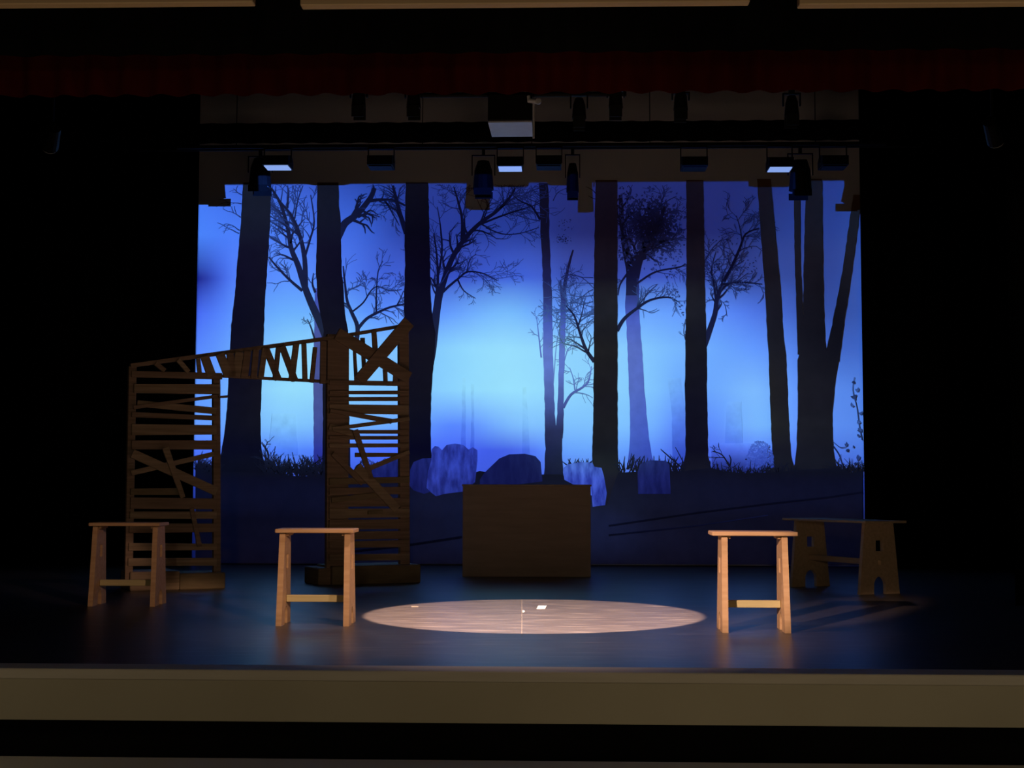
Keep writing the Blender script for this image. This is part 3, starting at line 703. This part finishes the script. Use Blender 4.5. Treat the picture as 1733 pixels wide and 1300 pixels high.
# left tower
def posts(lst, label):
    for (x0, y0, x1, y1, wpx) in lst:
        a = gp(x0, y0); b_ = gp(x1, y1); d = (b_ - a).normalized(); n = d.cross(gn).normalized()
        w = (gp(x0 + wpx, y0) - gp(x0, y0)).length / 2
        o = MB().prism([p - G0 for p in (a + n * w, b_ + n * w, b_ - n * w, a - n * w)], -gn * 0.07).build('post', M_OLD, gate, bevel=0.003); o['label'] = label
fl = fr = gate
posts([(225, 620, 218, 985, 13), (367, 632, 368, 985, 12)], 'upright post of the shorter left tower')
for (x0, y0, x1, y1, wpx, lay, mt) in [
    (222, 634, 375, 636, 11, 1, 0), (226, 658, 372, 660, 17, 1, 1), (224, 690, 366, 671, 6, 2, 0), (232, 683, 366, 695, 12, 1, 1),
    (222, 703, 364, 708, 9, 1, 0), (222, 728, 366, 728, 18, 1, 1), (222, 754, 366, 753, 16, 1, 0),
    (221, 768, 364, 832, 15, 3, 1), (220, 800, 360, 768, 9, 2, 1), (276, 758, 306, 842, 9, 4, 1),
    (220, 832, 308, 832, 11, 1, 2), (220, 852, 366, 852, 19, 1, 0), (219, 873, 366, 872, 12, 1, 1),
    (218, 893, 366, 893, 16, 1, 0), (217, 926, 366, 925, 12, 1, 1), (216, 951, 366, 950, 14, 1, 1),
    (322, 860, 336, 925, 9, 2, 0), (254, 770, 262, 800, 0.5, 2, 0)]:
    if wpx < 1: continue
    plank(x0, y0, x1, y1, wpx, lay, 'slat', (M_OLD, M_OLD2, M_OLD3)[mt], fl, jag=0.008)
plank(368, 672.5, 383, 671.5, 4, 2, 'slat', M_OLD, fl)
def base_block(x0, x1, y0, y1, dep, fwd_off, label, material=M_OLD3):
    a = gp(x0, y1); a.z = 0; b_ = gp(x1, y1); b_.z = 0
    h = gp(x0, y0).z
    mb = MB(); o = gn * fwd_off
    mb.prism([p + o - G0 for p in (a, b_, b_ - gn * dep, a - gn * dep)], Vector((0, 0, max(0.1, h))))
    k = mb.build('base_block', material, gate, bevel=0.01); k['label'] = label
base_block(218, 302, 968, 1000, 0.5, 0.06, 'low timber base of the left tower', M_OLD2)
base_block(301, 378, 970, 1001, 0.45, 0.08, 'paler base box at the right foot of the left tower')
# right tower
posts([(573, 566, 571, 970, 36), (684, 560, 686, 970, 16)], 'upright post of the taller right tower')
for (x0, y0, x1, y1, wpx, lay, mt) in [
    (566, 566, 688, 641, 21, 3, 0), (602, 645, 686, 546, 22, 4, 0),
    (613, 572, 616, 640, 7, 1, 0), (630, 560, 633, 600, 9, 2, 0), (651, 625, 652, 650, 8, 1, 0), (667, 622, 666, 650, 8, 2, 0), (598, 571, 602, 650, 5, 1, 0),
    (556, 648, 690, 650, 9, 1, 0), (556, 664, 690, 665, 6, 1, 0), (556, 675, 690, 676, 7, 1, 0), (556, 692, 690, 694, 15, 1, 1),
    (556, 695, 660, 713, 8, 2, 0), (560, 726, 690, 709, 7, 2, 1), (556, 722, 600, 735, 12, 1, 1), (590, 731, 690, 731, 6, 1, 0), (556, 741, 690, 741, 7, 1, 0), (556, 754.5, 690, 754.5, 7, 1, 1),
    (597, 728, 624, 812, 10, 3, 0), (560, 768, 612, 818, 9, 2, 0), (612, 797, 690, 765, 8, 2, 1), (600, 770, 690, 769.5, 7, 1, 0),
    (600, 790, 668, 862, 14, 3, 1), (556, 816, 692, 812, 11, 1, 2), (556, 832, 692, 830, 12, 1, 0), (558, 846, 640, 838, 9, 2, 2), (556, 850, 692, 850, 15, 1, 0),
    (556, 869, 692, 868, 16, 1, 1), (556, 888, 692, 887, 16, 1, 0), (556, 906, 692, 905, 14, 1, 0), (556, 922, 692, 920, 12, 1, 0), (556, 944, 692, 942, 12, 1, 1), (620, 868, 645, 866, 7, 2, 2)]:
    plank(x0, y0, x1, y1, wpx, lay, 'slat', (M_OLD, M_OLD2, M_OLD3)[mt], fr, jag=0.006)
base_block(558, 707, 958, 988, 0.55, 0.09, 'long timber base block under the right tower')
base_block(538, 560, 962, 986, 0.5, 0.02, 'short darker timber base end', M_OLD)
# sloping lintel
def add_rail(x0, y0, x1, y1, wpx):
    a = gp(x0, y0); b_ = gp(x1, y1); d = (b_ - a).normalized(); n = d.cross(gn).normalized()
    wa = (gp(x0, y0 + wpx) - a).length / 2
    MB().prism([p + gn * 0.012 - G0 for p in (a + n * wa, b_ + n * wa, b_ - n * wa, a - n * wa)], -gn * 0.06).build('lintel_rail', M_OLD, gate, bevel=0.003)
add_rail(221, 619, 560, 572, 7); add_rail(560, 572, 690, 550, 6); add_rail(330, 634, 560, 646, 5)
for (x0, y0, x1, y1, wpx) in [(345, 603, 357, 636, 15), (334, 606, 337, 633, 7), (371, 599, 386, 637, 15), (388, 597, 392, 638, 12), (404, 596, 398, 638, 14), (418, 594, 412, 640, 12), (432, 592, 428, 641, 10),
    (447, 590, 440, 641, 9), (449, 590, 470, 643, 11), (470, 588, 464, 644, 8), (476, 586, 498, 645, 11), (500, 583, 492, 646, 10), (513, 582, 515, 646, 8), (532, 588, 526, 648, 7), (546, 578, 545, 650, 10), (300, 609, 318, 630, 8), (262, 615, 278, 628, 8)]:
    a = gp(x0, y0); b_ = gp(x1, y1); d = (b_ - a).normalized(); n = d.cross(gn).normalized()
    wv = (gp(x0 + wpx, y0) - a).length / 2
    mb = MB(); mb.prism([p + gn * 0.042 - G0 for p in (a + n * wv, b_ + n * wv * 1.05, b_ - n * wv, a - n * wv * 0.95)], -gn * 0.028)
    mb.build('slat', random.choice((M_OLD, M_OLD2)), gate, bevel=0.003)

# ------------------------------------------------------------------ the big box
ca = ground(781, 976); cb = ground(1001, 976); hb = at(890, 820, ca.y).z
box = thing('wooden_box', 'large plain dark brown wooden box in front of the backdrop', 'box', ((ca.x + cb.x) / 2, ca.y + 0.35, 0))
bw = cb.x - ca.x
for (nm, c, s) in (('front_panel', (0, -0.335, hb / 2 - 0.012), (bw - 0.02, 0.03, hb - 0.025)), ('back_panel', (0, 0.335, hb / 2 - 0.012), (bw - 0.02, 0.03, hb - 0.025)),
                   ('side_panel', (-bw / 2 + 0.025, 0, hb / 2 - 0.012), (0.03, 0.638, hb - 0.025)), ('side_panel', (bw / 2 - 0.025, 0, hb / 2 - 0.012), (0.03, 0.638, hb - 0.025)),
                   ('lid', (0, 0, hb - 0.012), (bw, 0.71, 0.024))):
    MB().box(c, s).build(nm, M_CRATE, box, bevel=0.004)

# ------------------------------------------------------------------ trestle stools and table
def leg_panel(Wt, Wb, H, t, arch_w, arch_h, hole):
    """trapezoid board in the Y-Z plane, arch cut at the foot, a hole higher up; built as two mirrored halves"""
    mb = MB()
    hz0, hz1, hw = hole
    for sgn in (-1, 1):
        pts = [(arch_w / 2, 0), (Wb / 2, 0), (Wt / 2, H), (0, H), (0, hz1), (hw / 2, hz1), (hw / 2, hz0), (0, hz0), (0, arch_h)]
        for k in range(1, 6):
            a = math.pi / 2 * (1 - k / 6); pts.append((arch_w / 2 * math.cos(a), arch_h * (0.45 + 0.55 * math.sin(a))))
        mb.prism([(-t / 2, sgn * y, z) for y, z in pts], Vector((t, 0, 0)))
    return mb
def trestle(name, label, cat, loc, rz, L, W, H, S, Wt, Wb, top_t, st_z, st_h, mats, group=None, splay=0.0, leg_t=0.045, arch=(0.12, 0.14, 0.08), tenon=False):
    o = thing(name, label, cat, loc, rz, group)
    m1, m2 = mats
    MB().box((0, 0, H - top_t / 2), (L, W, top_t)).build('top', m1, o, bevel=0.005)
    for sg in (-1, 1):
        lg = leg_panel(Wt, Wb, H - top_t - 0.001, leg_t, arch[0], arch[1], (H * 0.58, H * 0.73, arch[2]))
        lg.v = [(x + sg * (S / 2 + splay * (1 - z / H)), y, z) for x, y, z in lg.v]
        lo = lg.build('leg', m1, o)
        xs = sg * (S / 2 + splay * (1 - st_z / H) + leg_t / 2 + 0.02)
        if tenon: MB().box((xs, 0, st_z), (0.045, 0.035, st_h * 0.8)).build('tenon', m2, lo, bevel=0.003)
    ln = S - leg_t + 2 * splay * (1 - st_z / H) - 0.004
    MB().box((0, 0, st_z), (ln, 0.05, st_h)).build('stretcher', m2, o, bevel=0.004)
    for sg in (-1, 1):
        MB().box((sg * (S / 2 - leg_t / 2 - 0.013), 0, H - top_t - 0.0125), (0.024, W * 0.6, 0.023)).build('cleat', m1, o, bevel=0.003)
    return o
HT = 0.75
def stool_at(lx, ly, rx, ry, label, rz=0.0, L=0.66, mats=(M_PINE, M_PINE2), W=0.36):
    a = ground(lx, ly); b_ = ground(rx, ry)
    S = (b_ - a).xy.length
    loc = Vector(((a.x + b_.x) / 2, (a.y + b_.y) / 2 + 0.2, 0))
    return trestle('trestle_stool', label, 'stool', loc, rz, L, W, HT, S - 0.05, 0.26, 0.42, 0.03, 0.20, 0.055, mats, 'wooden trestle stools', splay=0.008)
stool_at(150, 1026, 259, 1027, 'dim wooden trestle stool in front of the shorter slatted tower', 0.03, 0.645)
stool_at(466, 1061, 589, 1059, 'wooden trestle stool left of the spotlight pool', 0.02, 0.615)
stool_at(1224, 1071, 1338, 1072, 'bright orange lit trestle stool right of the spotlight pool', -0.01, 0.64)
ta = ground(1489, 1006); tb = ground(1372, 993)
dv = ta - tb; Sx = dv.xy.length; ang = math.atan2(dv.y, dv.x)
trestle('trestle_table', 'longer dim trestle table turned to show its legs, behind the orange stool', 'table', ((ta.x + tb.x) / 2, (ta.y + tb.y) / 2 + 0.05, 0), ang, Sx + 0.28, 0.52, HT, Sx, 0.36, 0.50, 0.025, 0.32, 0.06, (M_PINE_DULL, M_PINE_DULL), arch=(0.15, 0.18, 0.09), tenon=True)

# ------------------------------------------------------------------ tape on the floor
def tape(pts, label, m=None):
    mb = MB(); mb.prism([(p.x, p.y, 0.0005) for p in (ground(*q) for q in pts)], Vector((0, 0, 0.0012)))
    return tag(mb.build('floor_tape', m or M_TAPE), label, 'tape')
tape([(908, 1031), (922, 1031), (925, 1025.5), (911, 1025.5)], 'short pale tape mark right of centre in the spotlight pool')
tape([(696, 1028), (708, 1028), (708, 1026), (696, 1026)], 'pale tape corner mark near the left of the spotlight pool', M_TAPE2)
tape([(882.8, 1078), (883.5, 1078), (883.4, 1012), (882.9, 1012)], 'thin pale centre line running up the stage floor', M_TAPE2)
tape([(884.5, 1037), (888, 1036), (888, 1034), (884.5, 1033)], 'tiny pale tape scrap beside the centre line')

# ------------------------------------------------------------------ overhead: pipes, lamps, projector
def batten(Y, py, x0, x1, label, cables):
    a = at(x0, py, Y); c = at(x1, py, Y); z = (a.z + c.z) / 2
    o = tag(MB().tube((a.x, Y, z), (c.x, Y, z), 0.025).build('lighting_pipe', M_BLACK), label, 'pipe')
    for x in cables:
        X = at(x, py, Y).x
        MB().tube((X, Y, z + 0.02), (X, Y, 8.59), 0.006, n=6).build('suspension_cable', M_BLACK, o)
    return z - 0.026                       # underside of the pipe
zp1 = batten(18.6, 250, 200, 1560, 'black lighting pipe carrying the lamps nearest the backdrop', (300, 715, 1100, 1500))
zp2 = batten(10.6, 140, 60, 1660, 'black lighting pipe just behind the red valance', (100, 600, 1130, 1620))
zp3 = batten(14.0, 160, 700, 1060, 'short black pipe from which the projector hangs', (720, 1040))
zp4 = batten(17.7, 246, 300, 1500, 'black lighting pipe carrying the row of flood lights', (400, 900, 1380))
def par_can(label, x, py_bot, Y, zpipe, r=0.13, h=0.36, tilt=0.0, rz=0.0):
    zb = at(x, py_bot, Y).z; X = at(x, py_bot, Y).x
    o = thing('stage_lamp', label, 'stage lamp', (X, Y, zb), rz, 'black stage lamps')
    c = Vector((0, 0, h * 0.55)); d = Vector((0, math.sin(tilt), -math.cos(tilt)))
    MB().tube(c - d * (h * 0.45), c - d * (h * 0.15), r * 0.55, r * 0.85).build('lamp_cap', M_BLACK, o)
    MB().tube(c - d * (h * 0.15), c + d * (h * 0.46), r * 0.85, r).build('body', M_BLACK, o)
    MB().tube(c + d * (h * 0.465), c + d * (h * 0.49), r * 0.85).build('lens', M_LENS, o)
    top = zpipe - zb; yt = max(top - 0.07, c.z + 0.06); e0, e1 = r * 1.04, r * 1.04 + 0.012
    U = [(-e1, c.z), (-e0, c.z), (-e0, yt - 0.012), (e0, yt - 0.012), (e0, c.z), (e1, c.z), (e1, yt), (-e1, yt)]
    MB().prism([(px, -0.015, pz) for px, pz in U], Vector((0, 0.03, 0))).build('yoke', M_BLACK, o)
    MB().box((0, 0, (yt + top) / 2), (0.04, 0.05, max(0.01, top - yt))).build('clamp', M_BLACK, o)
    e = c + d * (h * 0.5)
    for sg in (-1, 1): MB().box(e + Vector((0, sg * r, -0.03)), (r * 1.7, 0.006, 0.09)).build('barn_door', M_BLACK, o)
    return o
par_can('black stage lamp against the forest at the top left, above the broad trunk', 440, 321, 18.6, zp1, 0.15, 0.42)
par_can('black stage lamp hanging against the sky left of centre', 818, 326, 18.6, zp1, 0.14, 0.42)
par_can('narrow black stage lamp hanging against the sky right of centre', 969, 330, 18.6, zp1, 0.085, 0.42)
par_can('black stage lamp hanging before the three stemmed trunk', 1355, 328, 18.6, zp1, 0.15, 0.45, 0.15)
for i, x in enumerate((607, 700, 980, 1042, 1152, 1340)):
    par_can('small dark lamp under the red valance, ' + ('leftmost of six', 'second from the left', 'just right of the projector', 'fourth from the left', 'fifth from the left', 'rightmost of six')[i],
            x, (186, 186, 204, 186, 190, 200)[i], 10.6, zp2, 0.055, 0.17)
def glow_material():
    m, nt, b = principled('lit_blue_diffuser')
    b.inputs['Base Color'].default_value = (0.5, 0.5, 0.5, 1); b.inputs['Emission Color'].default_value = (0.30, 0.47, 1.0, 1)
    b.inputs['Emission Strength'].default_value = 0.75
    return m
M_GLOW = glow_material()
def cyc_light(label, x0, x1, py, lit):
    Y = 17.7
    a = at(x0, py, Y); c = at(x1, py, Y); Wd = c.x - a.x
    o = thing('flood_light', label, 'flood light', ((a.x + c.x) / 2, Y, a.z), 0, 'flood lights on the rear lighting pipe')
    mb = MB(); mb.prism([(-Wd / 2, -0.17, 0.004), (-Wd / 2, 0.17, 0.004), (-Wd / 2, 0.17, 0.10), (-Wd / 2, 0.05, 0.17), (-Wd / 2, -0.17, 0.12)], Vector((Wd, 0, 0))); mb.build('housing', M_BLACK, o)
    MB().box((0, 0, -0.002), (Wd * 0.9, 0.25, 0.012)).build('diffuser', M_GLOW if lit else M_BLACK, o)
    top = zp4 - a.z; e0, e1 = Wd / 2, Wd / 2 + 0.012
    U = [(-e1, 0.06), (-e0, 0.06), (-e0, top - 0.012), (e0, top - 0.012), (e0, 0.06), (e1, 0.06), (e1, top), (-e1, top)]
    MB().prism([(px, -0.015, pz) for px, pz in U], Vector((0, 0.03, 0))).build('yoke', M_BLACK, o)
    return o
cyc_light('flood light with a blue lit lip above the broad left trunk', 448, 492, 284, True)
cyc_light('dark flood light between the second and third near trunks', 624, 666, 284, False)
cyc_light('flood light with a blue lit lip straight below the projector', 842, 885, 286, True)
cyc_light('dark flood light just right of the centre blue lit one', 908, 950, 284, False)
cyc_light('dark flood light above the straight trunk at the right', 1153, 1196, 286, False)
cyc_light('flood light with a blue lit lip above the leaning trunk', 1299, 1340, 287, True)
cyc_light('dark flood light at the far right of the rear pipe', 1388, 1432, 284, False)

# projector
pa = at(823, 207, 13.66); pb = at(898, 207, 13.66)
pw = pb.x - pa.x
prj = thing('video_projector', 'black ceiling projector whose underside glows blue from the backdrop', 'projector', ((pa.x + pb.x) / 2 + 0.02, 13.95, pa.z), -0.02)
MB().box((0, 0, 0.15), (pw, 0.58, 0.27)).build('body', M_BLACK, prj, bevel=0.012)
MB().box((0, 0, 0.006), (pw * 0.99, 0.575, 0.016)).build('underside_tray', M_WHITE, prj)
MB().tube((0, 0.29, 0.1), (0, 0.36, 0.1), 0.055, 0.05).build('lens', M_LENS, prj)
MB().box((-pw * 0.2, 0, (zp3 - pa.z + 0.28) / 2), (0.03, 0.03, max(0.05, zp3 - pa.z - 0.28))).build('hanger', M_BLACK, prj)
# pale safety pole with clamp beside it
qa = at(903, 234, 13.5); qb = at(904, 176, 13.5)
pole = thing('hanging_pole', 'thin pale pole with a hook clamp hanging beside the projector', 'pole', (qa.x, 13.5, qa.z))
zz = qb.z - qa.z
MB().tube((0, 0, 0), (0, 0, zz), 0.011).build('rod', M_WHITE, pole)
MB().tube((0, 0, zz + 0.03), (0, 0, 8.59 - qa.z), 0.005, n=6).build('safety_wire', M_BLACK, pole)
mb = MB(); mb.tube((-0.05, 0, zz + 0.035), (0.05, 0, zz + 0.02), 0.022); mb.tube((-0.045, 0, zz + 0.02), (-0.05, 0, zz + 0.08), 0.016); mb.tube((0.045, 0, zz + 0.02), (0.045, -0.03, zz + 0.02), 0.028); mb.build('clamp', M_WHITE, pole)
# side lamps on the stage flanks
for (x, y, rz, lab) in ((88, 232, 0.5, 'small grey side lamp high at the far left'), (1680, 222, -0.5, 'small grey side lamp high at the far right')):
    c = at(x, y, 12.4)
    o = thing('side_lamp', lab, 'stage lamp', (c.x, 12.4, c.z), rz, 'side lamps')
    mb = MB(); mb.tube((0, -0.12, 0.06), (0, 0.12, -0.06), 0.06, 0.08); mb.build('body', M_BLACK, o)
    MB().tube((0, 0.12, -0.06), (0, 0.135, -0.067), 0.072).build('lens', M_GREY, o)
    MB().tube((0, 0, 0.07), (0, 0, 8.59 - c.z), 0.015, n=8).build('drop_pipe', M_BLACK, o)
